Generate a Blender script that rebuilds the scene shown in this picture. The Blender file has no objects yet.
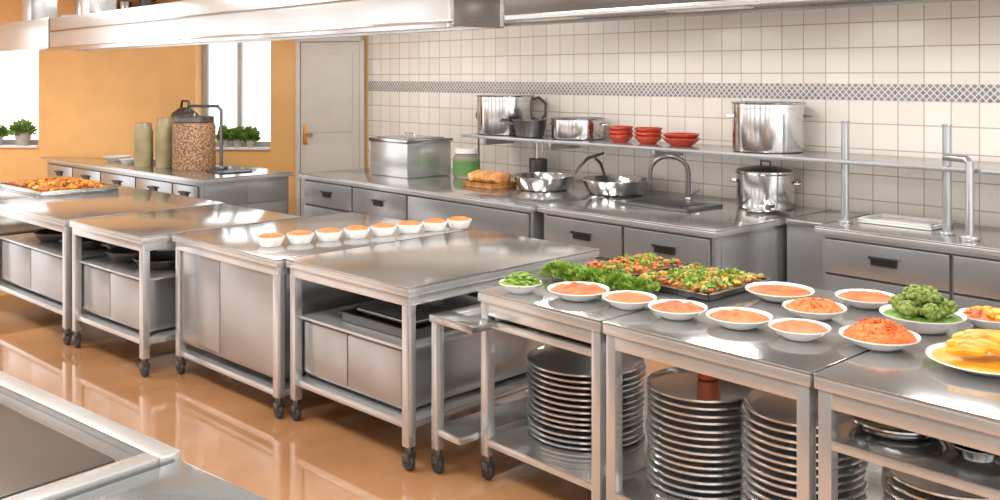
import bpy, bmesh, math, random
from mathutils import Vector, Matrix, noise
random.seed(7)
S=bpy.context.scene
R=math.radians
# ------------------------------------------------------------ materials
def newmat(name):
    m=bpy.data.materials.new(name); m.use_nodes=True
    nt=m.node_tree; b=nt.nodes['Principled BSDF']
    return m,nt,b
def plain(name,col,rough=.5,metal=0,var=.0,scale=30,bump=0.0,coat=0):
    m,nt,b=newmat(name)
    b.inputs['Roughness'].default_value=rough; b.inputs['Metallic'].default_value=metal
    b.inputs['Base Color'].default_value=(*col,1)
    if coat: b.inputs['Coat Weight'].default_value=coat
    tc=nt.nodes.new('ShaderNodeTexCoord'); n=nt.nodes.new('ShaderNodeTexNoise')
    n.inputs['Scale'].default_value=scale; n.inputs['Detail'].default_value=4
    nt.links.new(tc.outputs['Object'],n.inputs['Vector'])
    if var:
        r=nt.nodes.new('ShaderNodeValToRGB')
        r.color_ramp.elements[0].position=.3; r.color_ramp.elements[1].position=.7
        r.color_ramp.elements[0].color=(*[c*(1-var) for c in col],1)
        r.color_ramp.elements[1].color=(*[min(1,c*(1+var)) for c in col],1)
        nt.links.new(n.outputs['Fac'],r.inputs['Fac']); nt.links.new(r.outputs['Color'],b.inputs['Base Color'])
    if bump:
        bp=nt.nodes.new('ShaderNodeBump'); bp.inputs['Strength'].default_value=bump; bp.inputs['Distance'].default_value=.01
        nt.links.new(n.outputs['Fac'],bp.inputs['Height']); nt.links.new(bp.outputs['Normal'],b.inputs['Normal'])
    return m
def two(name,c1,c2,scale=25,rough=.5,bump=.4,voro=False,metal=0):
    m,nt,b=newmat(name); b.inputs['Roughness'].default_value=rough; b.inputs['Metallic'].default_value=metal
    tc=nt.nodes.new('ShaderNodeTexCoord')
    if voro:
        n=nt.nodes.new('ShaderNodeTexVoronoi'); out='Distance'
    else:
        n=nt.nodes.new('ShaderNodeTexNoise'); n.inputs['Detail'].default_value=5; out='Fac'
    n.inputs['Scale'].default_value=scale
    nt.links.new(tc.outputs['Object'],n.inputs['Vector'])
    r=nt.nodes.new('ShaderNodeValToRGB')
    r.color_ramp.elements[0].position=.35 if not voro else .1; r.color_ramp.elements[1].position=.62
    r.color_ramp.elements[0].color=(*c1,1); r.color_ramp.elements[1].color=(*c2,1)
    nt.links.new(n.outputs[out],r.inputs['Fac']); nt.links.new(r.outputs['Color'],b.inputs['Base Color'])
    bp=nt.nodes.new('ShaderNodeBump'); bp.inputs['Strength'].default_value=bump; bp.inputs['Distance'].default_value=.01
    if voro: bp.invert=True
    nt.links.new(n.outputs[out],bp.inputs['Height']); nt.links.new(bp.outputs['Normal'],b.inputs['Normal'])
    return m
def steel(name,col,rough=.28,stretch=(2,30,30),metal=.8):
    m,nt,b=newmat(name); b.inputs['Metallic'].default_value=metal
    tc=nt.nodes.new('ShaderNodeTexCoord'); mp=nt.nodes.new('ShaderNodeMapping'); mp.inputs['Scale'].default_value=stretch
    n=nt.nodes.new('ShaderNodeTexNoise'); n.inputs['Scale'].default_value=4; n.inputs['Detail'].default_value=3
    nt.links.new(tc.outputs['Object'],mp.inputs['Vector']); nt.links.new(mp.outputs['Vector'],n.inputs['Vector'])
    n2=nt.nodes.new('ShaderNodeTexNoise'); n2.inputs['Scale'].default_value=1.6
    nt.links.new(tc.outputs['Object'],n2.inputs['Vector'])
    r=nt.nodes.new('ShaderNodeMapRange'); r.inputs[3].default_value=rough-.02; r.inputs[4].default_value=rough+.02
    nt.links.new(n.outputs['Fac'],r.inputs[0]); nt.links.new(r.outputs[0],b.inputs['Roughness'])
    c=nt.nodes.new('ShaderNodeValToRGB')
    c.color_ramp.elements[0].position=.3; c.color_ramp.elements[1].position=.7
    c.color_ramp.elements[0].color=(*[x*.90 for x in col],1); c.color_ramp.elements[1].color=(*[min(1,x*1.06) for x in col],1)
    nt.links.new(n2.outputs['Fac'],c.inputs['Fac']); nt.links.new(c.outputs['Color'],b.inputs['Base Color'])
    return m
STEEL=steel('brushed_steel',(.64,.64,.635),.21,metal=.74)
STOP=steel('steel_worktop',(.52,.515,.505),.14,metal=.88)
SPAN=steel('steel_panel',(.44,.445,.45),.22,(60,60,3),metal=.76)
SDARK=steel('dark_steel',(.14,.135,.13),.28)
CHROME=steel('polished_steel',(.62,.61,.60),.14,metal=1)
HOODM=steel('hood_steel',(.62,.62,.615),.2,metal=.75)
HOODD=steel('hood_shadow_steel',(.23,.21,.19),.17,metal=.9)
PLATEM=steel('tray_metal',(.70,.69,.68),.18,(8,8,30),metal=.85)
BLACK=plain('black_plastic',(.015,.015,.017),.35,var=.2)
RUBBER=plain('caster_rubber',(.03,.03,.03),.6,var=.2)
WHITE=plain('white_ceramic',(.76,.75,.73),.18,var=.03,coat=.3)
ORANGEW=plain('orange_wall_paint',(.80,.45,.16),.55,var=.05,scale=3,bump=.03)
CEIL=plain('ceiling_paint',(.85,.83,.80),.7,var=.03)
PLASTER=plain('cream_plaster',(.78,.72,.64),.6,var=.04,scale=4)
DOORM=plain('door_paint',(.62,.58,.52),.4,var=.04,scale=4)
FRAMEW=plain('window_frame_white',(.50,.49,.47),.4,var=.03)
BRASS=plain('brass',(.75,.38,.12),.3,.8,var=.1)
REDC=plain('red_ceramic',(.50,.055,.028),.25,var=.15,coat=.4)
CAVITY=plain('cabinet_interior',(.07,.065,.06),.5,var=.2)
SLATE=plain('dark_glass_top',(.12,.13,.13),.12,var=.1,scale=3,coat=.5)
FLOORM,nt,b=newmat('terracotta_resin_floor')
tc=nt.nodes.new('ShaderNodeTexCoord'); n=nt.nodes.new('ShaderNodeTexNoise'); n.inputs['Scale'].default_value=1.3; n.inputs['Detail'].default_value=6
nt.links.new(tc.outputs['Object'],n.inputs['Vector'])
r=nt.nodes.new('ShaderNodeValToRGB'); r.color_ramp.elements[0].position=.3; r.color_ramp.elements[1].position=.72
r.color_ramp.elements[0].color=(.33,.15,.06,1); r.color_ramp.elements[1].color=(.50,.265,.125,1)
nt.links.new(n.outputs['Fac'],r.inputs['Fac']); nt.links.new(r.outputs['Color'],b.inputs['Base Color'])
b.inputs['Roughness'].default_value=.10; b.inputs['Coat Weight'].default_value=1; b.inputs['Coat Roughness'].default_value=.03; b.inputs['Specular IOR Level'].default_value=.8
# tiles
TILE,nt,b=newmat('cream_wall_tiles')
tc=nt.nodes.new('ShaderNodeTexCoord'); sp=nt.nodes.new('ShaderNodeSeparateXYZ'); cb=nt.nodes.new('ShaderNodeCombineXYZ')
nt.links.new(tc.outputs['Object'],sp.inputs[0]); nt.links.new(sp.outputs['X'],cb.inputs['X']); nt.links.new(sp.outputs['Z'],cb.inputs['Y'])
bk=nt.nodes.new('ShaderNodeTexBrick'); bk.offset=0; bk.inputs['Scale'].default_value=1
bk.inputs['Brick Width'].default_value=.185; bk.inputs['Row Height'].default_value=.185; bk.inputs['Mortar Size'].default_value=.0045
bk.inputs['Mortar Smooth'].default_value=.3
bk.inputs['Color1'].default_value=(.82,.76,.68,1); bk.inputs['Color2'].default_value=(.89,.84,.77,1); bk.inputs['Mortar'].default_value=(.52,.43,.34,1)
nt.links.new(cb.outputs[0],bk.inputs['Vector']); nt.links.new(bk.outputs['Color'],b.inputs['Base Color'])
b.inputs['Roughness'].default_value=.2
bp=nt.nodes.new('ShaderNodeBump'); bp.invert=True; bp.inputs['Strength'].default_value=.5; bp.inputs['Distance'].default_value=.004
nt.links.new(bk.outputs['Fac'],bp.inputs['Height']); nt.links.new(bp.outputs['Normal'],b.inputs['Normal'])
# mosaic band
BAND,nt,b=newmat('mosaic_border_tiles')
tc=nt.nodes.new('ShaderNodeTexCoord'); sp=nt.nodes.new('ShaderNodeSeparateXYZ'); cb=nt.nodes.new('ShaderNodeCombineXYZ')
nt.links.new(tc.outputs['Object'],sp.inputs[0]); nt.links.new(sp.outputs['X'],cb.inputs['X']); nt.links.new(sp.outputs['Z'],cb.inputs['Y'])
mp=nt.nodes.new('ShaderNodeMapping'); mp.inputs['Rotation'].default_value=(0,0,R(45)); nt.links.new(cb.outputs[0],mp.inputs['Vector'])
ck=nt.nodes.new('ShaderNodeTexBrick'); ck.offset=0; ck.inputs['Scale'].default_value=1; ck.inputs['Brick Width'].default_value=.035; ck.inputs['Row Height'].default_value=.035; ck.inputs['Mortar Size'].default_value=.0045
ck.inputs['Color1'].default_value=(.20,.20,.21,1); ck.inputs['Color2'].default_value=(.32,.31,.31,1); ck.inputs['Mortar'].default_value=(.75,.7,.65,1)
nt.links.new(mp.outputs[0],ck.inputs['Vector']); nt.links.new(ck.outputs['Color'],b.inputs['Base Color']); b.inputs['Roughness'].default_value=.3
FILLM,nt,b=newmat('added_panel_glow'); b.inputs['Emission Color'].default_value=(1,.97,.93,1); b.inputs['Emission Strength'].default_value=2.5  # glow for the added ceiling panels
JARG,nt,b=newmat('jar_glass'); b.inputs['Base Color'].default_value=(.5,.45,.35,1); b.inputs['Transmission Weight'].default_value=.5; b.inputs['Roughness'].default_value=.1
# food mats
F_OR=two('orange_puree',(.42,.06,.004),(.56,.135,.012),18,.5,.5)
F_CU=two('custard',(.46,.095,.004),(.58,.165,.012),12,.5,.2)
F_DIP=two('creamy_dip',(.42,.09,.010),(.55,.17,.028),14,.5,.4)
F_CAR=two('grated_carrot',(.52,.085,.005),(.70,.19,.018),60,.5,.8)
F_YEL=two('mango_yellow',(.66,.28,.006),(.78,.42,.03),10,.45,.2)
F_GRN=two('leaf_green',(.06,.16,.015),(.17,.31,.04),15,.5,.3)
F_GRN2=two('herb_green',(.14,.26,.02),(.30,.44,.07),20,.5,.3)
F_BRO=two('broccoli_green',(.10,.16,.02),(.27,.34,.08),60,.7,1.0)
F_STK=two('broccoli_stalk',(.35,.5,.15),(.5,.62,.25),20,.5,.2)
F_RED=two('tomato_red',(.45,.035,.012),(.68,.16,.03),14,.4,.2)
F_BRN=two('roast_brown',(.25,.09,.02),(.50,.23,.06),22,.5,.6)
F_BRD=two('bread_crust',(.36,.13,.03),(.62,.32,.11),14,.6,.4)
BEANS=two('dried_beans',(.62,.40,.23),(.20,.09,.04),52,.4,.8,voro=True)
CANG=two('olive_canister',(.24,.20,.09),(.36,.30,.16),5,.35,.05)
LEAF=two('plant_leaf',(.09,.20,.02),(.24,.38,.08),12,.6,.2)
TERR=plain('plant_pot_grey',(.45,.42,.38),.6,var=.1)
GREENLID=plain('green_label',(.10,.22,.06),.4,var=.1)
CUPO=plain('orange_plastic',(.70,.12,.02),.4,var=.1)
# ------------------------------------------------------------ mesh builder
class M:
    def __init__(s,name): s.name=name; s.v=[]; s.f=[]; s.m=[]; s.mats=[]
    def mi(s,mat):
        if mat not in s.mats: s.mats.append(mat)
        return s.mats.index(mat)
    def add(s,vs,fs,mat):
        o=len(s.v); i=s.mi(mat)
        s.v+= [tuple(v) for v in vs]
        for f in fs: s.f.append([o+k for k in f]); s.m.append(i)
    def bm(s,bm,mat,mtx=None):
        bm.verts.ensure_lookup_table(); bm.verts.index_update()
        vs=[(mtx@v.co if mtx else v.co) for v in bm.verts]
        s.add(vs,[[v.index for v in f.verts] for f in bm.faces],mat); bm.free()
    def box(s,x0,x1,y0,y1,z0,z1,mat,bev=.004,rot=None):
        bm=bmesh.new(); bmesh.ops.create_cube(bm,size=1)
        dx,dy,dz=abs(x1-x0),abs(y1-y0),abs(z1-z0)
        for v in bm.verts: v.co=Vector((v.co.x*dx,v.co.y*dy,v.co.z*dz))
        bb=min(bev,min(dx,dy,dz)*.45)
        if bb>0: bmesh.ops.bevel(bm,geom=bm.edges[:],offset=bb,segments=2,affect='EDGES',profile=.7)
        c=Vector(((x0+x1)/2,(y0+y1)/2,(z0+z1)/2)); mt=Matrix.Translation(c)
        if rot is not None: mt=mt@rot
        s.bm(bm,mat,mt)
    def prism(s,poly,z0,z1,mat,bev=.006):
        bm=bmesh.new(); vb=[bm.verts.new((x,y,z0)) for x,y in poly]; vt=[bm.verts.new((x,y,z1)) for x,y in poly]; n=len(poly)
        bm.faces.new(vb[::-1]); bm.faces.new(vt)
        for i in range(n): bm.faces.new([vb[i],vb[(i+1)%n],vt[(i+1)%n],vt[i]])
        if bev: bmesh.ops.bevel(bm,geom=bm.edges[:],offset=bev,segments=2,affect='EDGES',profile=.7)
        s.bm(bm,mat)
    def lathe(s,prof,c,mat,seg=32,mtx=None):
        vs=[];rings=[]
        for r,z in prof:
            if r<1e-5: rings.append([len(vs)]); vs.append(Vector((0,0,z)))
            else:
                rg=[]
                for k in range(seg):
                    a=2*math.pi*k/seg; rg.append(len(vs)); vs.append(Vector((r*math.cos(a),r*math.sin(a),z)))
                rings.append(rg)
        fs=[]
        for a,b in zip(rings,rings[1:]):
            if len(a)==1 and len(b)==1: continue
            for k in range(seg):
                k2=(k+1)%seg
                if len(a)==1: fs.append([a[0],b[k2],b[k]])
                elif len(b)==1: fs.append([a[k],a[k2],b[0]])
                else: fs.append([a[k],a[k2],b[k2],b[k]])
        c=Vector(c)
        s.add([(mtx@v if mtx else v)+c for v in vs],fs,mat)
    def cyl(s,c,r,h,mat,seg=24,mtx=None): s.lathe([(0,0),(r*.97,0),(r,.003),(r,h-.003),(r*.97,h),(0,h)],c,mat,seg,mtx)
    def tube(s,pts,r,mat,seg=10,rs=None):
        pts=[Vector(p) for p in pts]; vs=[];n=len(pts)
        t=(pts[1]-pts[0]).normalized(); up=Vector((0,0,1)) if abs(t.z)<.9 else Vector((1,0,0))
        u=t.cross(up).normalized()
        for i,p in enumerate(pts):
            if i==0: t=pts[1]-p
            elif i==n-1: t=p-pts[i-1]
            else: t=(pts[i+1]-p).normalized()+(p-pts[i-1]).normalized()
            t=t.normalized(); u=(u-t*u.dot(t)).normalized(); w=t.cross(u)
            rr=rs[i] if rs else r
            for k in range(seg):
                a=2*math.pi*k/seg; vs.append(p+u*rr*math.cos(a)+w*rr*math.sin(a))
        fs=[]
        for i in range(n-1):
            for k in range(seg):
                k2=(k+1)%seg; fs.append([i*seg+k,i*seg+k2,(i+1)*seg+k2,(i+1)*seg+k])
        fs.append(list(range(seg))[::-1]); fs.append([(n-1)*seg+k for k in range(seg)])
        s.add(vs,fs,mat)
    def blob(s,c,rad,mat,sub=2,nz=.15,fr=8,rot=None):
        bm=bmesh.new(); bmesh.ops.create_icosphere(bm,subdivisions=sub,radius=1)
        sd=random.random()*100
        for v in bm.verts:
            d=1+nz*noise.noise(v.co*fr/4+Vector((sd,sd,sd)))*2
            v.co=Vector((v.co.x*rad[0],v.co.y*rad[1],v.co.z*rad[2]))*d
        mt=Matrix.Translation(Vector(c))
        if rot is not None: mt=mt@rot
        s.bm(bm,mat,mt)
    def leaves(s,c,rad,n,size,mat):
        for _ in range(n):
            while True:
                p=Vector((random.uniform(-1,1),random.uniform(-1,1),random.uniform(0,1)))
                if p.length<1: break
            q=Vector(c)+Vector((p.x*rad[0],p.y*rad[1],p.z*rad[2]))
            d=Vector((p.x,p.y,p.z*.6+.35+random.uniform(-.2,.2))).normalized()
            sd=d.cross(Vector((random.uniform(-1,1),random.uniform(-1,1),random.uniform(-1,1)))).normalized()
            L=size*random.uniform(.7,1.3); W=L*.35; nn=d.cross(sd)*L*.12
            vs=[q,q+d*L*.5+sd*W+nn,q+d*L,q+d*L*.5-sd*W+nn,q+d*L*.5]
            s.add(vs,[[0,4,1],[1,4,2],[2,4,3],[3,4,0]],mat)
    def done(s,origin=None,rotz=0,parent=None,local=False,smooth=35):
        me=bpy.data.meshes.new(s.name)
        vs=s.v
        if not local:
            if origin is None:
                xs=[v[0] for v in vs]; ys=[v[1] for v in vs]; zs=[v[2] for v in vs]
                origin=((min(xs)+max(xs))/2,(min(ys)+max(ys))/2,min(zs))
            vs=[(v[0]-origin[0],v[1]-origin[1],v[2]-origin[2]) for v in vs]
        me.from_pydata(vs,[],s.f)
        for m in s.mats: me.materials.append(m)
        me.polygons.foreach_set('material_index',s.m)
        me.polygons.foreach_set('use_smooth',[True]*len(s.f))
        me.update(); me.set_sharp_from_angle(angle=R(smooth))
        o=bpy.data.objects.new(s.name,me); S.collection.objects.link(o)
        o.location=origin; o.rotation_euler=(0,0,rotz)
        if parent: o.parent=parent
        return o
# ------------------------------------------------------------ room
YW=6.7; CX=-9.68
m=M('floor'); m.box(-16.8,3,-2.7,YW+.2,-.1,0,FLOORM,0); m.done(origin=(0,0,0))
m=M('ceiling'); m.box(-16.8,3,-2.7,YW+.2,2.9,3.0,CEIL,0); m.done()
m=M('wall_back'); m.box(CX-.02,3,YW,YW+.2,0,2.9,TILE,0); m.done(origin=(0.02,YW,.05))
m=M('trim_1'); m.box(CX+.01,3,YW-.006,YW-.001,1.70,1.82,BAND,.001); m.done(origin=(0,YW,1.76))
m=M('reflection_wall')  # unseen wall, piers and openings added to streak the steel's reflections
m.box(-16.8,3,-2.7,-2.5,0,.7,PLASTER,0); m.box(-16.8,3,-2.7,-2.5,2.7,2.9,PLASTER,0)
x=-16.8
while x<3: m.box(x,min(3,x+.7),-2.7,-2.5,.7,2.7,PLASTER,0); x+=2.75
m.done()
th=math.atan2(-.6561,-.7546)
C0=(CX,YW,0)
m=M('wall_left')
def wb(s0,s1,z0,z1): m.box(s0,s1,-.28,0,z0,z1,ORANGEW,0)
wb(-.3,1.225,0,2.9); wb(1.225,2.19,0,.98); wb(1.225,2.19,2.55,2.9); wb(2.19,4.26,0,2.9)
wb(4.26,5.9,0,.98); wb(4.26,5.9,2.55,2.9); wb(5.9,9.2,0,2.9)
m.done(origin=C0,rotz=th,local=True)
def window(nm,s0,s1,nmull):
    m=M(nm); z0,z1=.98,2.55; y0,y1=-.27,-.21
    m.box(s0,s0+.07,y0,y1,z0,z1,FRAMEW); m.box(s1-.07,s1,y0,y1,z0,z1,FRAMEW)
    m.box(s0,s1,y0,y1,z0,z0+.08,FRAMEW); m.box(s0,s1,y0,y1,z1-.07,z1,FRAMEW)
    for i in range(nmull):
        x=s0+(s1-s0)*(i+1)/(nmull+1); m.box(x-.03,x+.03,y0,y1,z0,z1,FRAMEW)
    m.done(origin=C0,rotz=th,local=True)
window('window_1',4.26,5.9,1); window('window_2',1.225,2.19,1)
for i,(s0,s1) in enumerate(((4.26,5.9),(1.225,2.19))):
    m=M('trim_%d'%(i+2)); m.box(s0,s1,-.205,.04,.975,1.005,WHITE); m.done(origin=C0,rotz=th,local=True)
m=M('door_1')
m.box(.03,.88,0.005,.05,0,2.36,DOORM,.006)
m.box(.09,.82,.05,.075,0.01,2.29,DOORM,.006)
for x0,x1 in ((.03,.085),(.825,.88)): m.box(x0,x1,.05,.09,0,2.36,DOORM,.006)
m.box(.03,.88,.05,.09,2.30,2.36,DOORM,.006)
for z0,z1 in ((.2,1.05),(1.2,2.15)):
    m.box(.17,.74,.075,.084,z0,z1,DOORM,.004)
m.tube([(.76,.075,1.18),(.76,.13,1.18),(.66,.13,1.18)],.014,BRASS); m.box(.73,.79,.075,.083,1.05,1.3,BRASS,.003)
m.done(origin=C0,rotz=th,local=True)
m=M('high_wall_shelf')
m.box(2.55,3.75,.003,.34,2.60,2.635,STEEL,.005)
for s_ in (2.7,3.6): m.box(s_-.015,s_+.015,.003,.3,2.52,2.60,STEEL,.003)
for i,(rr,hh) in enumerate(((.10,.2),(.08,.16),(.12,.22),(.09,.18))): m.cyl((2.72+i*.28,.18,2.636),rr,hh,[SDARK,CHROME,CANG,CHROME][i],20)
m.done(origin=C0,rotz=th,local=True)
# ------------------------------------------------------------ plants
def wl(s,y,z):
    return (CX+math.cos(th)*s-math.sin(th)*y, YW+math.sin(th)*s+math.cos(th)*y, z)
def plant(nm,s,y,r,h,fr,fh):
    c=wl(s,y,1.006); m=M(nm)
    m.lathe([(0,0),(r*.75,0),(r,h),(r*1.05,h),(r*1.05,h+.015),(r*.92,h+.015),(r*.9,h-.02),(0,h-.02)],c,TERR,20)
    m.leaves((c[0],c[1],c[2]+h-.02),(fr,fr,fh),200,.07,LEAF); m.done()
plant('potted_plant',4.50,-.05,.1,.15,.12,.14)
plant('potted_plant',4.86,-.05,.08,.12,.10,.12)
for s_ in (1.50,1.66,1.82):
    plant('potted_herb',s_,-.04,.055,.09,.07,.14)
# ------------------------------------------------------------ work tables
def caster(m,x,y):
    m.cyl((x,y,.075),.018,.05,SDARK,12)
    m.box(x-.022,x+.022,y-.025,y+.025,.05,.085,SDARK,.004)
    m.lathe([(0,-.014),(.032,-.014),(.036,-.008),(.036,.008),(.032,.014),(0,.014)],(x,y,.037),RUBBER,18,Matrix.Rotation(R(90),4,'X'))
def leg(m,x,y,zt,w=.048): 
    m.box(x-w/2,x+w/2,y-w/2,y+w/2,.115,zt,STEEL,.006); caster(m,x,y)
def frame(m,x0,x1,y0,y1,z=.88,th=.045,inset=.04,apron=.05):
    m.box(x0,x1,y0,y1,z-.012,z,STOP,.005)
    m.box(x0+.001,x1-.001,y0+.001,y1-.001,z-th,z-.010,STEEL,.006)
    m.box(x0+.02,x1-.02,y0+.015,y0+.035,z-th-apron,z-th+.002,STEEL,.003)
    m.box(x0+.02,x1-.02,y1-.035,y1-.015,z-th-apron,z-th+.002,STEEL,.003)
    m.box(x0+.015,x0+.035,y0+.03,y1-.03,z-th-apron,z-th+.002,STEEL,.003)
    m.box(x1-.035,x1-.015,y0+.03,y1-.03,z-th-apron,z-th+.002,STEEL,.003)
    for x in (x0+inset,x1-inset):
        for y in (y0+inset,y1-inset): leg(m,x,y,z-th)
def shelf(m,x0,x1,y0,y1,z,mat=None):
    m.box(x0,x1,y0,y1,z-.008,z,mat or STOP,.003); m.box(x0+.001,x1-.001,y0+.001,y1-.001,z-.035,z-.007,STEEL,.004)
def table(nm,w,dp,org,rot,kind):
    m=M(nm); x0,x1,y0,y1=-w,0,0,dp
    frame(m,x0,x1,y0,y1)
    if kind=='doors':
        m.box(x0+.06,x1-.06,y0+.05,y1-.05,.2,.82,SPAN,.004)
        k=(x0+x1)/2-.06
        m.box(x0+.075,k-.004,y0+.03,y0+.052,.23,.80,SPAN,.006); m.box(k+.004,x1-.075,y0+.03,y0+.052,.23,.80,SPAN,.006)
        m.box(k-.004,k+.004,y0+.046,y0+.053,.23,.80,BLACK,.0)
        m.box(x1-.06,x1-.045,y0+.09,y1-.09,.23,.80,SPAN,.004)
        shelf(m,x0+.03,x1-.03,y0+.03,y1-.03,.15,STEEL)
    else:
        zt=.57 if kind=='drawers' else .6
        m.box(x0+.065,x1-.12,y0+.09,y1-.3,.25,zt-.012,SPAN,.004)
        k=(x0+x1)/2-.05
        m.box(x0+.075,k-.004,y0+.07,y0+.092,.27,zt-.03,SPAN,.006); m.box(k+.004,x1-.13,y0+.07,y0+.092,.27,zt-.03,SPAN,.006)
        m.box(k-.004,k+.004,y0+.085,y0+.093,.27,zt-.03,BLACK,.0)
        m.box(x0+.05,x1-.06,y0+.055,y1-.06,zt-.015,zt,STEEL,.004)
        shelf(m,x0+.03,x1-.03,y0+.03,y1-.03,.23,STEEL)
        m.box(x0+.02,x1-.02,y1-.06,y1-.045,.3,.8,SPAN,.003)
    return m.done(origin=org,rotz=rot,local=True)
table('steel_work_table',1.2,1.4,(-4.665,2.63,0),R(3),'doors')
table('steel_work_table',1.03,1.44,(-3.62,2.73,0),R(3),'drawers')
table('steel_work_table',1.04,1.2,(-5.875,2.38,0),R(5),'open')
table('steel_work_table',1.45,1.25,(-6.95,2.27,0),R(4),'open')
table('steel_work_table',1.45,1.25,(-8.42,2.16,0),R(4),'open')
def onrot(org,rot,x,y): return (org[0]+math.cos(rot)*x-math.sin(rot)*y, org[1]+math.sin(rot)*x+math.cos(rot)*y)
def tray(m,x0,x1,y0,y1,z,h,mat,t=.006,fl=.012):
    m.box(x0,x1,y0,y1,z,z+t,mat,.002)
    m.box(x0,x0+t,y0,y1,z,z+h,mat,.002); m.box(x1-t,x1,y0,y1,z,z+h,mat,.002)
    m.box(x0,x1,y0,y0+t,z,z+h,mat,.002); m.box(x0,x1,y1-t,y1,z,z+h,mat,.002)
    m.box(x0-fl,x1+fl,y0-fl,y0+t,z+h-.004,z+h,mat,.0015); m.box(x0-fl,x1+fl,y1-t,y1+fl,z+h-.004,z+h,mat,.0015)
    m.box(x0-fl,x0+t,y0-fl,y1+fl,z+h-.004,z+h,mat,.0015); m.box(x1-t,x1+fl,y0-fl,y1+fl,z+h-.004,z+h,mat,.0015)
c=onrot((-3.62,2.73),R(3),-.42,.35)
m=M('baking_tray'); tray(m,-.3,.26,-.2,.2,0,.05,SDARK); m.box(-.24,.2,-.15,.15,.052,.07,SPAN,.01); m.done(origin=(c[0],c[1],.571),rotz=R(3),local=True)
c=onrot((-3.62,2.73),R(3),-.45,.95)
m=M('roasting_pan'); tray(m,-.32,.3,-.25,.25,0,.11,SPAN); m.done(origin=(c[0],c[1],.571),rotz=R(3),local=True)
def fpan(nm,c,r,h,mat,ha=None,hl=.28,lift=.1,inner=None):
    m=M(nm); x,y,z=c
    m.lathe([(0,0),(r*.72,0),(r*.8,.008),(r*.93,h*.6),(r*.99,h),(r*1.03,h),(r*1.03,h+.006),(r*.96,h+.004),(r*.9,h*.6),(r*.77,.014),(0,.012)],c,mat,40)
    if ha is not None:
        a=ha; u=Vector((math.cos(a),math.sin(a),0)); b0=Vector(c)+u*r*.95+Vector((0,0,h*.75))
        m.tube([b0,b0+u*.06+Vector((0,0,lift*.4)),b0+u*hl*.5+Vector((0,0,lift*.8)),b0+u*hl+Vector((0,0,lift))],.012,SDARK,8,[.009,.012,.015,.012])
    return m.done()
for xx,yy,rr in ((-.78,.33,.17),(-.38,.36,.2)):
    c=onrot((-5.875,2.38),R(5),xx,yy); fpan('frying_pan',(c[0],c[1],.601),rr,.06,SDARK,R(200) if xx<-.5 else R(20),.14,.03)
for xx,yy,rr in ((-.9,.35,.2),(-.4,.33,.18)):
    c=onrot((-6.95,2.27),R(4),xx,yy); fpan('frying_pan',(c[0],c[1],.601),rr,.06,SDARK,R(100),.2,.03)
# serving table (3 units)
Yf,Yb=2.94,4.14
def serve(x0,x1,midshelf=None,low=.2,wing=False):
    m=M('serving_table'); frame(m,x0,x1,Yf,Yb,.88,.05,.035,.06)
    shelf(m,x0+.012,x1-.012,Yf+.012,Yb-.012,low)
    if midshelf: shelf(m,x0+.012,x1-.012,Yf+.015,Yb-.02,midshelf)
    if wing:
        a,b_=-3.575,x0+.002
        m.box(a,b_+.1,2.82,2.94,.715,.75,STOP,.006); m.box(a,b_,2.93,4.05,.715,.75,STOP,.006)
        for y in (2.85,4.0): leg(m,a+.03,y,.72,.044)
        shelf(m,a+.01,b_,2.83,4.03,.22)
    m.done()
serve(-3.365,-2.605,.75,.2,True); serve(-2.595,-1.67); serve(-1.66,-.6,.67)
def stack(nm,x,y,r,n,sp,z=.201):
    m=M(nm); zz=z
    for i in range(n):
        jx,jy=random.uniform(-.006,.006),random.uniform(-.006,.006)
        m.lathe([(0,0),(r*.86,0),(r*.93,.003),(r*.985,sp*.5),(r,sp*.55),(r*1.0,sp*.82),(r*.975,sp*.86),(r*.9,.009),(r*.84,.006),(0,.006)],(x+jx,y+jy,zz),PLATEM,48)
        zz+=sp
    m.done()
    return zz
stack('stack_of_round_trays',-3.065,3.36,.275,13,.027)
stack('stack_of_round_trays',-2.37,3.31,.228,14,.029)
stack('stack_of_round_trays',-1.905,3.30,.228,15,.029)
stack('stack_of_round_trays',-1.36,3.30,.215,12,.029)
fpan('steel_saute_dish',(-1.50,3.20,.671),.155,.04,CHROME)
m=M('stacked_steel_bowls')
for i in range(3):
    m.lathe([(0,0),(.05,0),(.078,.035),(.086,.04),(.082,.042),(.048,.006),(0,.006)],(-1.22,3.16,.671+i*.016),CHROME,28)
m.done()
m=M('orange_cup'); m.lathe([(0,0),(.042,0),(.052,.09),(.048,.09),(.038,.005),(0,.005)],(-2.42,3.42,.201+14*.029-.018),CUPO,20); m.done()
# ------------------------------------------------------------ food on serving table
ZT=.881
def dish(nm,x,y,r,food,kind='flat',h=.042,hh=.02):
    m=M(nm); c=(x,y,ZT)
    m.lathe([(0,0),(r*.5,0),(r*.55,.004),(r*.8,h*.55),(r*.97,h*.95),(r,h),(r*.99,h+.004),(r*.95,h),(r*.78,h*.62),(r*.5,.012),(0,.01)],c,WHITE,44)
    rr=r*.9
    N=9; K=36; vs=[];fs=[]; sd=random.random()*50
    for i in range(N+1):
        t=i/N
        for k in range(K):
            a=2*math.pi*k/K; px,py=rr*t*math.cos(a),rr*t*math.sin(a)
            base=h*.86
            bump=hh*(1-t*t)**.8
            nz=noise.noise(Vector((px*28+sd,py*28,sd)))*(.006 if kind=='flat' else .016)*(1-t**6)
            vs.append((x+px,y+py,ZT+base+bump+nz))
    for i in range(N):
        for k in range(K):
            k2=(k+1)%K; fs.append([i*K+k,(i+1)*K+k,(i+1)*K+k2,i*K+k2])
    m.add(vs,fs,food)
    return m
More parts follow.
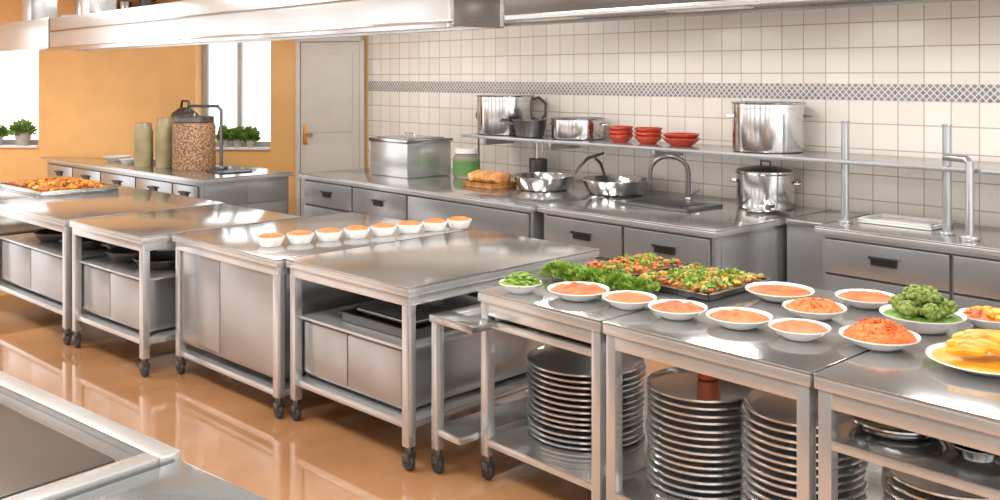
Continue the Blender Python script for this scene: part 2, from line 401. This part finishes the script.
def shreds(m,x,y,r,h,n,mat,L=.03,t=.0022):
    for _ in range(n):
        a=random.uniform(0,6.28); q=math.sqrt(random.random())*r
        p=Vector((x+q*math.cos(a),y+q*math.sin(a),ZT+.034+h*(1-(q/r)**2)+random.uniform(-.003,.006)))
        d=Vector((random.uniform(-1,1),random.uniform(-1,1),random.uniform(-.35,.35))).normalized()*L*random.uniform(.5,1)
        m.tube([p-d*.5,p+Vector((0,0,.003)),p+d*.5],t,mat,4)
def chunks(m,x,y,r,h,n,mats,s=(.018,.012,.01),zb=.036,nz=.1,sub=1):
    for i in range(n):
        a=random.uniform(0,6.28); q=math.sqrt(random.random())*r
        rt=Matrix.Rotation(random.uniform(0,6.28),4,'Z')@Matrix.Rotation(random.uniform(-.5,.5),4,'X')
        k=random.uniform(.75,1.2)
        m.blob((x+q*math.cos(a),y+q*math.sin(a),ZT+zb+h*(1-(q/r)**2)),(s[0]*k,s[1]*k,s[2]*k),random.choice(mats),sub,nz,8,rt)
m=dish('bowl_of_green_beans',-3.20,3.06,.10,F_GRN2,'heap',hh=.03); chunks(m,-3.20,3.06,.085,.05,90,[F_GRN2,F_GRN2,F_GRN],(.026,.008,.007)); m.done()
m=dish('bowl_of_carrot_soup',-2.93,3.16,.14,F_OR,'heap',hh=.022); m.done()
m=dish('bowl_of_hummus',-2.67,3.20,.118,F_DIP,'flat'); m.done()
m=dish('bowl_of_pepper_dip',-2.425,3.215,.122,F_OR,'heap',hh=.016); m.done()
m=dish('bowl_of_hummus',-2.17,3.275,.130,F_DIP,'heap',hh=.016); m.done()
m=dish('bowl_of_carrot_soup',-2.315,3.81,.15,F_OR,'flat',hh=.008); m.done()
m=dish('bowl_of_hummus',-1.92,3.30,.115,F_DIP,'flat'); m.done()
m=dish('bowl_of_grated_carrot',-2.045,3.63,.128,F_CAR,'heap',hh=.035); shreds(m,-2.045,3.63,.1,.035,160,F_CAR); m.done()
m=dish('bowl_of_grated_carrot',-1.66,3.41,.142,F_CAR,'heap',hh=.055); shreds(m,-1.66,3.41,.115,.058,420,F_CAR,.035); m.done()
m=dish('bowl_of_carrot_soup',-1.99,3.97,.13,F_OR,'flat'); m.done()
m=dish('bowl_of_broccoli',-1.66,3.77,.16,F_GRN,'heap',h=.06,hh=.01)
for i in range(10):
    a=i*2*math.pi/6+.3; q=.082 if i<6 else .032
    if i>=6: a=i*1.57
    cx,cy=-1.66+q*math.cos(a),3.77+q*math.sin(a); zc=ZT+.085+(.045 if i>=6 else 0)+random.uniform(-.006,.008)
    m.tube([(cx,cy,zc-.05),(cx,cy,zc)],.014,F_STK,8)
    m.blob((cx,cy,zc),(.036,.036,.027),F_BRO,2,.1)
    for j in range(34):
        b1=random.uniform(0,6.28); e=random.uniform(-.1,1)
        rr=.037; p=(cx+rr*math.cos(b1)*math.sqrt(1-e*e),cy+rr*math.sin(b1)*math.sqrt(1-e*e),zc+.029*e)
        m.blob(p,(.0105,.0105,.010),F_BRO,2,.1)
m.done(smooth=80)
m=dish('bowl_of_roasted_squash',-1.50,4.01,.118,F_OR,'heap',hh=.02); chunks(m,-1.50,4.01,.085,.03,26,[F_YEL,F_OR],(.03,.022,.016)); m.done()
m=dish('plate_of_mango_slices',-1.29,3.42,.19,F_YEL,'flat',h=.035,hh=.005)
for i in range(26):
    a=random.uniform(0,6.28); q=random.uniform(0,.10); L=random.uniform(.045,.07)
    p=Vector((-1.29+q*math.cos(a),3.42+q*math.sin(a),ZT+.045+.06*(1-(q/.13)**2)))
    ang=R(35)+random.uniform(-.5,.5); d=Vector((math.cos(ang),math.sin(ang),random.uniform(-.15,.15)))*L
    m.tube([p-d,p-d*.7,p+Vector((0,0,.006)),p+d*.7,p+d],.018,F_YEL,8,[.010,.018,.020,.018,.010])
m.done()
m=M('heap_of_fresh_herbs')
for i in range(10):
    m.blob((-3.31+i*.06,3.42+random.uniform(-.02,.02),ZT+.026),(.05,.055,.022),F_GRN,1,.1)
for i in range(8):
    m.leaves((-3.31+i*.075,3.42,ZT+.014),(.06,.08,.045),170,.030,F_GRN2); m.leaves((-3.31+i*.075,3.42,ZT+.01),(.06,.08,.04),60,.030,F_GRN)
m.done()
def food_tray(nm,x0,x1,y0,y1,mats,n,leafm,lk):
    m=M(nm); tray(m,x0,x1,y0,y1,ZT,.03,SDARK)
    cx,cy=(x0+x1)/2,(y0+y1)/2
    m.box(x0+.01,x1-.01,y0+.01,y1-.01,ZT+.006,ZT+.02,F_BRN,.004)
    for i in range(n):
        px,py=random.uniform(x0+.025,x1-.025),random.uniform(y0+.025,y1-.025)
        rt=Matrix.Rotation(random.uniform(0,6.28),4,'Z')@Matrix.Rotation(random.uniform(-.5,.5),4,'X')
        m.blob((px,py,ZT+.03+random.uniform(0,.018)),(random.uniform(.013,.028),random.uniform(.008,.016),.010),random.choice(mats),1,.2,8,rt)
    for k in range(int(n*lk/12)):
        m.leaves((random.uniform(x0+.05,x1-.05),random.uniform(y0+.05,y1-.05),ZT+.034),(.03,.03,.015),12,.022,leafm)
    m.done()
food_tray('tray_of_roast_vegetables',-3.31,-3.0,3.57,4.05,[F_RED,F_BRN,F_OR,F_CU,F_GRN],170,F_GRN2,1.5)
food_tray('tray_of_mixed_salad',-2.95,-2.50,3.54,4.04,[F_GRN2,F_GRN,F_GRN,F_BRN,F_BRN,F_YEL,F_OR],300,F_GRN2,2.0)
for i in range(8):
    x=-5.07+i*.034; y=2.82+i*.178; m=M('cup_of_custard'); r=.082
    m.lathe([(0,0),(r*.72,0),(r*.8,.01),(r,.05),(r,.055),(r*.93,.055),(r*.9,.044)],(x,y,.881),WHITE,28)
    m.lathe([(r*.94,.054),(r*.6,.068),(0,.073)],(x,y,.881),F_CU,28); m.done()
m=M('tray_of_roast_potatoes'); c=onrot((-8.42,2.16),R(4),-.5,.75)
tray(m,-.5,.5,-.33,.33,0,.035,CHROME)
m.box(-.48,.48,-.31,.31,.006,.02,F_BRN,.005)
for i in range(260):
    q=random.uniform(-.44,.44); w=random.uniform(-.27,.27); e=max(0,1-(q/.5)**2)*max(0,1-(w/.33)**2)
    m.blob((q,w,.025+.05*e),(random.uniform(.02,.035),random.uniform(.016,.024),.016),random.choice([F_YEL,F_CU,F_BRN,F_DIP]),1,.2,8,Matrix.Rotation(random.uniform(0,6.28),4,'Z'))
m.done(origin=(c[0],c[1],.881),rotz=R(4),local=True)
# ------------------------------------------------------------ back counter
def handle(m,x,z,y,w=.13):
    m.box(x-w/2,x+w/2,y-.012,y,z-.028,z+.028,BLACK,.006); m.box(x-w/2-.008,x+w/2+.008,y-.03,y-.012,z+.012,z+.032,BLACK,.006)
def drawer(m,x0,x1,z0,z1,y,hx=None,w=.14):
    m.box(x0-.008,x1+.008,y-.004,y+.003,z0-.008,z1+.008,CAVITY,.0)
    m.box(x0,x1,y-.024,y-.003,z0,z1,SPAN,.006)
    if hx is not None: handle(m,hx,(z0+z1)/2+.01,y-.024,w)
m=M('back_counter')
def ctr(x0,x1,y0,y1,z=.88):
    m.box(x0,x1,y0,y1,z-.012,z,STOP,.005); m.box(x0+.001,x1-.001,y0+.001,y1,z-.045,z-.01,STEEL,.006)
    m.box(x0+.02,x1-.03,y0+.05,y1,.1,z-.045,SPAN,.003)
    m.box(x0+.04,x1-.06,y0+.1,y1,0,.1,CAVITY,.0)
ctr(-8.68,-5.27,5.15,6.69); ctr(-5.25,-3.62,5.20,6.69)
xs=[-8.63,-7.75,-6.88,-5.32]
for i,(a,b) in enumerate(zip(xs,xs[1:])):
    drawer(m,a+.012,b-.012,.58,.81,5.20,(a+b)/2 if i<2 else None)
    drawer(m,a+.012,b-.012,.14,.56,5.20,(a+b)/2 if i<2 else None)
xs=[-5.2,-4.42,-3.68]
for a,b in zip(xs,xs[1:]):
    drawer(m,a+.012,b-.012,.57,.81,5.25,(a+b)/2,.17); drawer(m,a+.012,b-.012,.14,.55,5.25,(a+b)/2,.17)
m.box(-3.652,-3.64,5.3,6.6,.16,.80,SPAN,.004)
m.done()
m=M('side_counter')
YS=5.86
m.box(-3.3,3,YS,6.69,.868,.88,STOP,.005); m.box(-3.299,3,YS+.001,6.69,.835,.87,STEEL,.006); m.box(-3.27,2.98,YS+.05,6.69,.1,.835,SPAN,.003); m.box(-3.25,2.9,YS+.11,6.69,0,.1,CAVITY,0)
xs=[-3.25,-2.42,-1.6,-.8]
for a,b in zip(xs,xs[1:]):
    drawer(m,a+.012,b-.012,.58,.80,YS+.05,(a+b)/2,.17); drawer(m,a+.012,b-.012,.14,.565,YS+.05,(a+b)/2,.17)
m.done()
m=M('corner_cabinet'); m.box(-3.6,-3.32,6.02,6.69,0,.84,SPAN,.004); m.box(-3.6,-3.32,6.0,6.69,.84,.88,STOP,.006); m.done()
m=M('island_counter')
D=1.08
m.prism([(-3.85,0),(0,0),(0,D),(-2.3,D)],.868,.88,STOP,.004); m.prism([(-3.848,.002),(-.002,.002),(-.002,D-.002),(-2.3,D-.002)],.835,.87,STEEL,.006)
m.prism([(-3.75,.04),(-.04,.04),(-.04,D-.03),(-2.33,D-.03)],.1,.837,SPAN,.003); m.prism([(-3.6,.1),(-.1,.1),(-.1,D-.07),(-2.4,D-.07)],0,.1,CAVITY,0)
xs=[-3.7,-2.95,-2.2,-1.35,-.55,-.06]
for a,b in zip(xs,xs[1:]):
    drawer(m,a+.012,b-.012,.60,.80,.04,(a+b)/2,.15); drawer(m,a+.012,b-.012,.14,.58,.04,(a+b)/2,.15)
for y0,y1 in ((.08,.53),(.55,1.02)):
    m.box(-.045,-.022,y0,y1,.60,.80,SPAN,.004); m.box(-.045,-.022,y0,y1,.14,.58,SPAN,.004)
m.done(origin=(-8.80,4.12,0),rotz=R(3.94),local=True)
# wall shelf
m=M('wall_shelf')
m.box(-7.22,-1.5,6.1,6.68,1.28,1.31,SPAN,.006)
for x in (-7.1,-6.2,-5.0):
    m.box(x-.015,x+.015,6.3,6.69,1.20,1.275,SPAN,.003)
for x,y in ((-3.24,6.16),(-2.56,6.16)):
    m.tube([(x,y,.882),(x,y,1.56)],.026,SPAN,16); m.cyl((x,y,.881),.05,.015,SPAN); m.cyl((x,y,1.56),.03,.012,SPAN)
m.tube([(-2.56,6.13,1.37),(-2.40,6.05,1.37),(-2.37,6.03,1.35),(-2.37,6.03,.882)],.024,SPAN,16); m.cyl((-2.37,6.03,.881),.06,.03,SPAN)
m.done()
def pot(nm,c,r,h,mat,lid=False,hands=True,ha=0):
    m=M(nm); x,y,z=c
    m.lathe([(0,0),(r*.94,0),(r*.99,.008),(r,.02),(r,h*.86),(r*1.012,h*.865),(r*1.012,h*.885),(r,h*.89),(r,h-.014),(r*1.05,h-.008),(r*1.055,h-.002),(r*1.03,h),(r*.98,h-.003),(r*.97,.012),(0,.012)],c,mat,56)
    if lid:
        m.lathe([(r*1.03,h),(r*1.03,h+.012),(r*.9,h+.03),(r*.3,h+.05),(0,h+.052)],c,mat,44)
        m.tube([(x-.04,y,z+h+.045),(x-.04,y,z+h+.08),(x+.04,y,z+h+.08),(x+.04,y,z+h+.045)],.008,SDARK,8)
    if hands:
        for sg in (-1,1):
            a=ha+(0 if sg>0 else math.pi); u=Vector((math.cos(a),math.sin(a),0)); w=Vector((-u.y,u.x,0)); b0=Vector((x,y,z+h*.72))+u*r*.98
            m.tube([b0-w*.06,b0-w*.055+u*.045,b0+w*.055+u*.045,b0+w*.06],.009,mat,8)
    return m
pot('large_stock_pot',(-3.98,6.39,1.311),.265,.37,CHROME,False,True,R(40)).done()
m=pot('large_stock_pot',(-6.90,6.39,1.311),.275,.38,CHROME,False,False)
a=Vector((.676,.737,0)); b0=Vector((-6.90,6.39,1.311))+a*.27
m.tube([b0+Vector((0,0,.34)),b0+a*.06+Vector((0,0,.36)),b0+a*.13+Vector((0,0,.30)),b0+a*.12+Vector((0,0,.18)),b0+a*.06+Vector((0,0,.14)),b0+Vector((0,0,.16))],.014,SDARK,10); m.done()
fpan('small_saucepan',(-6.40,6.24,1.311),.16,.155,SDARK,R(200),.16,.03)
pot('casserole_pan',(-5.93,6.39,1.311),.24,.19,CHROME,False,True,R(30)).done()
def bowls(x,n,r):
    m=M('stack_of_red_bowls')
    for i in range(n): m.lathe([(0,0),(r*.55,0),(r*.9,.04),(r,.06),(r,.065),(r*.95,.065),(r*.5,.01),(0,.01)],(x,6.36,1.311+i*.035),REDC,28)
    m.done()
bowls(-5.40,3,.11); bowls(-5.10,3,.12); bowls(-4.76,2,.15)
pot('lidded_pot',(-4.02,6.42,.881),.215,.27,CHROME,True,True,R(30)).done()
m=M('pan_lid'); m.lathe([(0,0),(.15,0),(.16,.012),(.15,.02),(.06,.04),(0,.045)],(-3.80,6.1,.881),CHROME,32); m.cyl((-3.80,6.1,.92),.02,.03,SDARK); m.done()
fpan('frying_pan',(-5.98,6.0,.881),.27,.12,CHROME,R(60),.3,.22)
fpan('frying_pan',(-5.36,6.25,.881),.29,.12,CHROME,R(150),.28,.16)
m=M('sink_faucet')
m.box(-4.95,-4.25,5.75,6.2,.881,.9,SDARK,.006); m.box(-4.85,-4.35,5.82,6.12,.898,.903,BLACK,.004)
m.cyl((-4.55,6.17,.9),.03,.03,CHROME)
pts=[(-4.55,6.17,.9),(-4.55,6.17,1.12)]
for i in range(9):
    a=math.pi*i/8; pts.append((-4.55-.11+.11*math.cos(a),6.17-.1+.1*math.cos(a),1.12+.13*math.sin(a)))
pts.append((-4.77,5.97,1.04)); m.tube(pts,.017,SDARK,12); m.tube([(-4.55,6.17,.94),(-4.46,6.2,1.0)],.009,CHROME)
m.done()
m=M('glass_jar'); c=(-7.2,6.15,.881); m.lathe([(0,0),(.12,0),(.13,.02),(.13,.2),(.1,.24),(0,.24)],c,JARG,28); m.lathe([(0,.24),(.115,.24),(.115,.29),(0,.29)],c,WHITE,28); m.lathe([(.132,.03),(.134,.03),(.134,.17),(.132,.17)],c,GREENLID,28); m.done()
m=M('steel_food_container'); x0,x1,y0,y1=-8.12,-7.50,5.65,6.2
m.box(x0,x1,y0,y1,.881,1.22,STEEL,.012); m.box(x0-.015,x1+.015,y0-.015,y1+.015,1.22,1.255,CHROME,.008)
m.box(x0+.05,x1-.05,y0+.05,y1-.05,1.255,1.265,SPAN,.004); m.tube([(-7.9,5.92,1.26),(-7.9,5.92,1.30),(-7.74,5.92,1.30),(-7.74,5.92,1.26)],.01,STEEL,8)
m.done()
m=M('ladle'); m.tube([(-7.35,6.45,.882),(-7.37,6.45,1.45)],.01,SDARK,8); m.blob((-7.37,6.45,1.48),(.035,.015,.05),SDARK,2,0); m.cyl((-7.35,6.45,.881),.05,.02,SDARK); m.done()
m=M('basket_of_bread'); tray(m,-.2,.2,-.15,.15,0,.05,F_BRN)
for i in range(4): m.blob((-.14+i*.093,0,.085),(.055,.14,.06),F_BRD,2,.08)
m.done(origin=(-6.45,5.78,.881),local=True)
m=M('steel_utensil_crock'); m.lathe([(0,0),(.085,0),(.09,.01),(.09,.20),(.095,.205),(.085,.205),(.08,.02),(0,.02)],(-6.55,6.5,.881),SDARK,24)
for i,(dx,dy) in enumerate(((-.03,.02),(.03,.01),(0,-.03))): m.tube([(-6.55+dx,6.5+dy,.91),(-6.55+dx*1.6,6.5+dy*1.6,1.24)],.007,CHROME,8)
m.done()
m=M('serving_tray'); tray(m,-3.18,-2.68,6.22,6.55,.881,.03,WHITE); m.box(-3.12,-2.75,6.27,6.5,.89,.90,WHITE,.003); m.done()
# island things
m=M('jar_of_dried_beans'); c=(-9.85,4.56,.881)
m.lathe([(0,0),(.215,0),(.225,.02),(.225,.46),(.21,.5),(0,.5)],c,BEANS,36); m.lathe([(0,.5),(.2,.5),(.21,.51),(.21,.56),(.2,.57),(.05,.575),(.04,.6),(0,.6)],c,SDARK,36); m.done()
for x,y,h in ((-10.46,4.26,.47),(-10.22,4.40,.53)):
    m=M('olive_canister'); m.lathe([(0,0),(.095,0),(.1,.01),(.1,h-.08),(.09,h-.06),(.09,h),(.08,h+.015),(0,h+.02)],(x,y,.881),CANG,26); m.done()
m=M('dark_kettle'); c=(-10.42,4.72,.881); m.lathe([(0,0),(.17,0),(.18,.02),(.18,.5),(.15,.58),(.07,.64),(0,.65)],c,SDARK,30)
m.tube([(c[0]-.12,c[1],1.48),(c[0]-.08,c[1],1.6),(c[0]+.08,c[1],1.6),(c[0]+.12,c[1],1.48)],.014,BLACK,8); m.done()
m=M('tall_faucet'); m.tube([(-9.5,4.7,.882),(-9.5,4.7,1.52),(-9.54,4.68,1.56),(-9.85,4.5,1.56),(-9.87,4.49,1.50)],.018,SDARK,12); m.cyl((-9.5,4.7,.881),.07,.05,SDARK)
m.box(-9.45,-9.1,4.5,4.85,.881,.895,BLACK,.005); m.done()
for x,y,r in ((-11.45,4.35,.17),(-10.98,4.3,.11),(-10.80,4.52,.11)):
    m=M('white_plate'); m.lathe([(0,0),(r*.6,0),(r,.05),(r*.97,.055),(r*.6,.012),(0,.01)],(x,y,.881),WHITE,30); m.done()
# ------------------------------------------------------------ foreground left counter
m=M('prep_sink_counter')
X0,X1,Y0,Y1,Z=-2.9,0,-1.6,0,.88
m.box(X0,X1,Y1-.065,Y1,Z-.05,Z,STEEL,.008); m.box(X1-.065,X1,Y0,Y1-.065,Z-.05,Z,STEEL,.008); m.box(X0,X1-.065,Y0,Y0+.1,Z-.05,Z,STEEL,.008)
m.box(X0,X1-.065,Y0+.1,Y1-.065,Z-.06,Z-.025,STOP,.004)
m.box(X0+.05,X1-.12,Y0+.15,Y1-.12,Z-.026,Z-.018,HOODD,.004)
m.box(-1.45,-1.40,Y0+.1,Y1-.065,Z-.05,Z-.005,STEEL,.004)
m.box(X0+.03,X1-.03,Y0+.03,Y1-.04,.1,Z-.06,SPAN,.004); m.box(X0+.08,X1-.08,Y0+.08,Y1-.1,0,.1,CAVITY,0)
m.tube([(-.95,-.24,.86),(-.95,-.24,.90),(-.78,-.24,.90),(-.78,-.24,.86)],.009,CHROME,8)
m.done(origin=(-2.45,1.1,0),rotz=R(8),local=True)
m=M('low_prep_counter')
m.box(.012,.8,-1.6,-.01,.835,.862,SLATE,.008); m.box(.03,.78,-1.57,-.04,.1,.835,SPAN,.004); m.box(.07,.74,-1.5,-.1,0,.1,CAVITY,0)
m.done(origin=(-2.45,1.1,0),rotz=R(8),local=True)
# ------------------------------------------------------------ hoods
m=M('island_extractor_hood')
m.box(-9.5,-3.62,2.98,3.02,2.12,2.42,HOODM,.008); m.box(-9.5,-3.62,3.0,3.35,2.38,2.42,HOODM,.004)
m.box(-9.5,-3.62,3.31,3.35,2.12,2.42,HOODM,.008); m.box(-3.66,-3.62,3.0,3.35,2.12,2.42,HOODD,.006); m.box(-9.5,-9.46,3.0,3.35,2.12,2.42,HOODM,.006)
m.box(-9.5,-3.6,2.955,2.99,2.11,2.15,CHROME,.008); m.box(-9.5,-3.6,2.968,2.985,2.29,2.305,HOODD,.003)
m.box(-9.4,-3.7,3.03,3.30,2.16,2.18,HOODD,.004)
for i in range(12): m.box(-9.3+i*.48,-8.9+i*.48,3.06,3.28,2.145,2.16,SDARK,.003)
for x in (-8.8,-6.5,-4.2): m.box(x-.12,x+.12,3.05,3.29,2.42,2.9,HOODM,.006)
m.done()
m=M('extractor_hood_end'); m.box(-11.3,-9.56,2.98,3.35,2.14,2.43,HOODM,.008); m.box(-10.6,-10.3,3.05,3.3,2.43,2.9,HOODM,.006); m.done()
m=M('wall_extractor_hood')
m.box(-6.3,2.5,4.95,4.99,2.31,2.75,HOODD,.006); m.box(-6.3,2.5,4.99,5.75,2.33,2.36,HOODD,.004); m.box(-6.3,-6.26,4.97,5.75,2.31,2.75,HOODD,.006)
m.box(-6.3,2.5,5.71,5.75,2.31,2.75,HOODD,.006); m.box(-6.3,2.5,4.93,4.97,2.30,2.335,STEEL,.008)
m.box(-6.3,2.5,4.97,6.69,2.75,2.9,HOODM,.006)
for i in range(4): m.box(-5.6+i*1.5,-5.0+i*1.5,5.3,5.45,2.318,2.331,WHITE,.003)  # strips housing the added hood lights
m.done()
# ------------------------------------------------------------ added fill lights
def alight(x,y,z,sx,sy,p,col=(1,.98,.955)):
    l=bpy.data.lights.new('added_area_light','AREA'); l.shape='RECTANGLE'; l.size=sx; l.size_y=sy; l.energy=p; l.color=col
    o=bpy.data.objects.new('added_area_light',l); S.collection.objects.link(o); o.location=(x,y,z)
def fill_panel(x,y,sx,sy,p,z=2.86):  # unseen panel with area light, added to light the room from above
    m=M('added_light_panel'); m.box(x-sx/2-.03,x+sx/2+.03,y-sy/2-.03,y+sy/2+.03,z,2.899,WHITE,.004); m.box(x-sx/2,x+sx/2,y-sy/2,y+sy/2,z-.006,z,FILLM,.0); m.done()
    alight(x,y,z-.02,sx,sy,p)
fill_panel(-1.5,1.2,1.6,.8,80); fill_panel(-4.6,1.2,1.6,.8,80); fill_panel(-7.6,1.2,1.6,.8,80)
fill_panel(-8.2,4.3,1.6,.5,50); fill_panel(-5.2,4.2,1.6,.5,45); fill_panel(-2.2,4.2,1.6,.5,45); fill_panel(-11.2,1.6,1.4,.8,80)
for i in range(4): alight(-5.3+i*1.5,5.37,2.31,.6,.15,18)  # lights added under the wall hood to brighten tiles and counter
w=bpy.data.worlds.new('World'); S.world=w; w.use_nodes=True
bg=w.node_tree.nodes['Background']; bg.inputs[0].default_value=(.985,.99,1,1); bg.inputs[1].default_value=2.2
# ------------------------------------------------------------ camera
cd=bpy.data.cameras.new('camera'); cam=bpy.data.objects.new('camera',cd); S.collection.objects.link(cam)
cam.location=(0,0,1.87); cam.rotation_euler=(R(90),0,R(47.5)); cd.sensor_width=36; cd.lens=34.6; cd.shift_y=-.173; cd.clip_end=100
S.camera=cam
S.view_settings.view_transform='Standard'
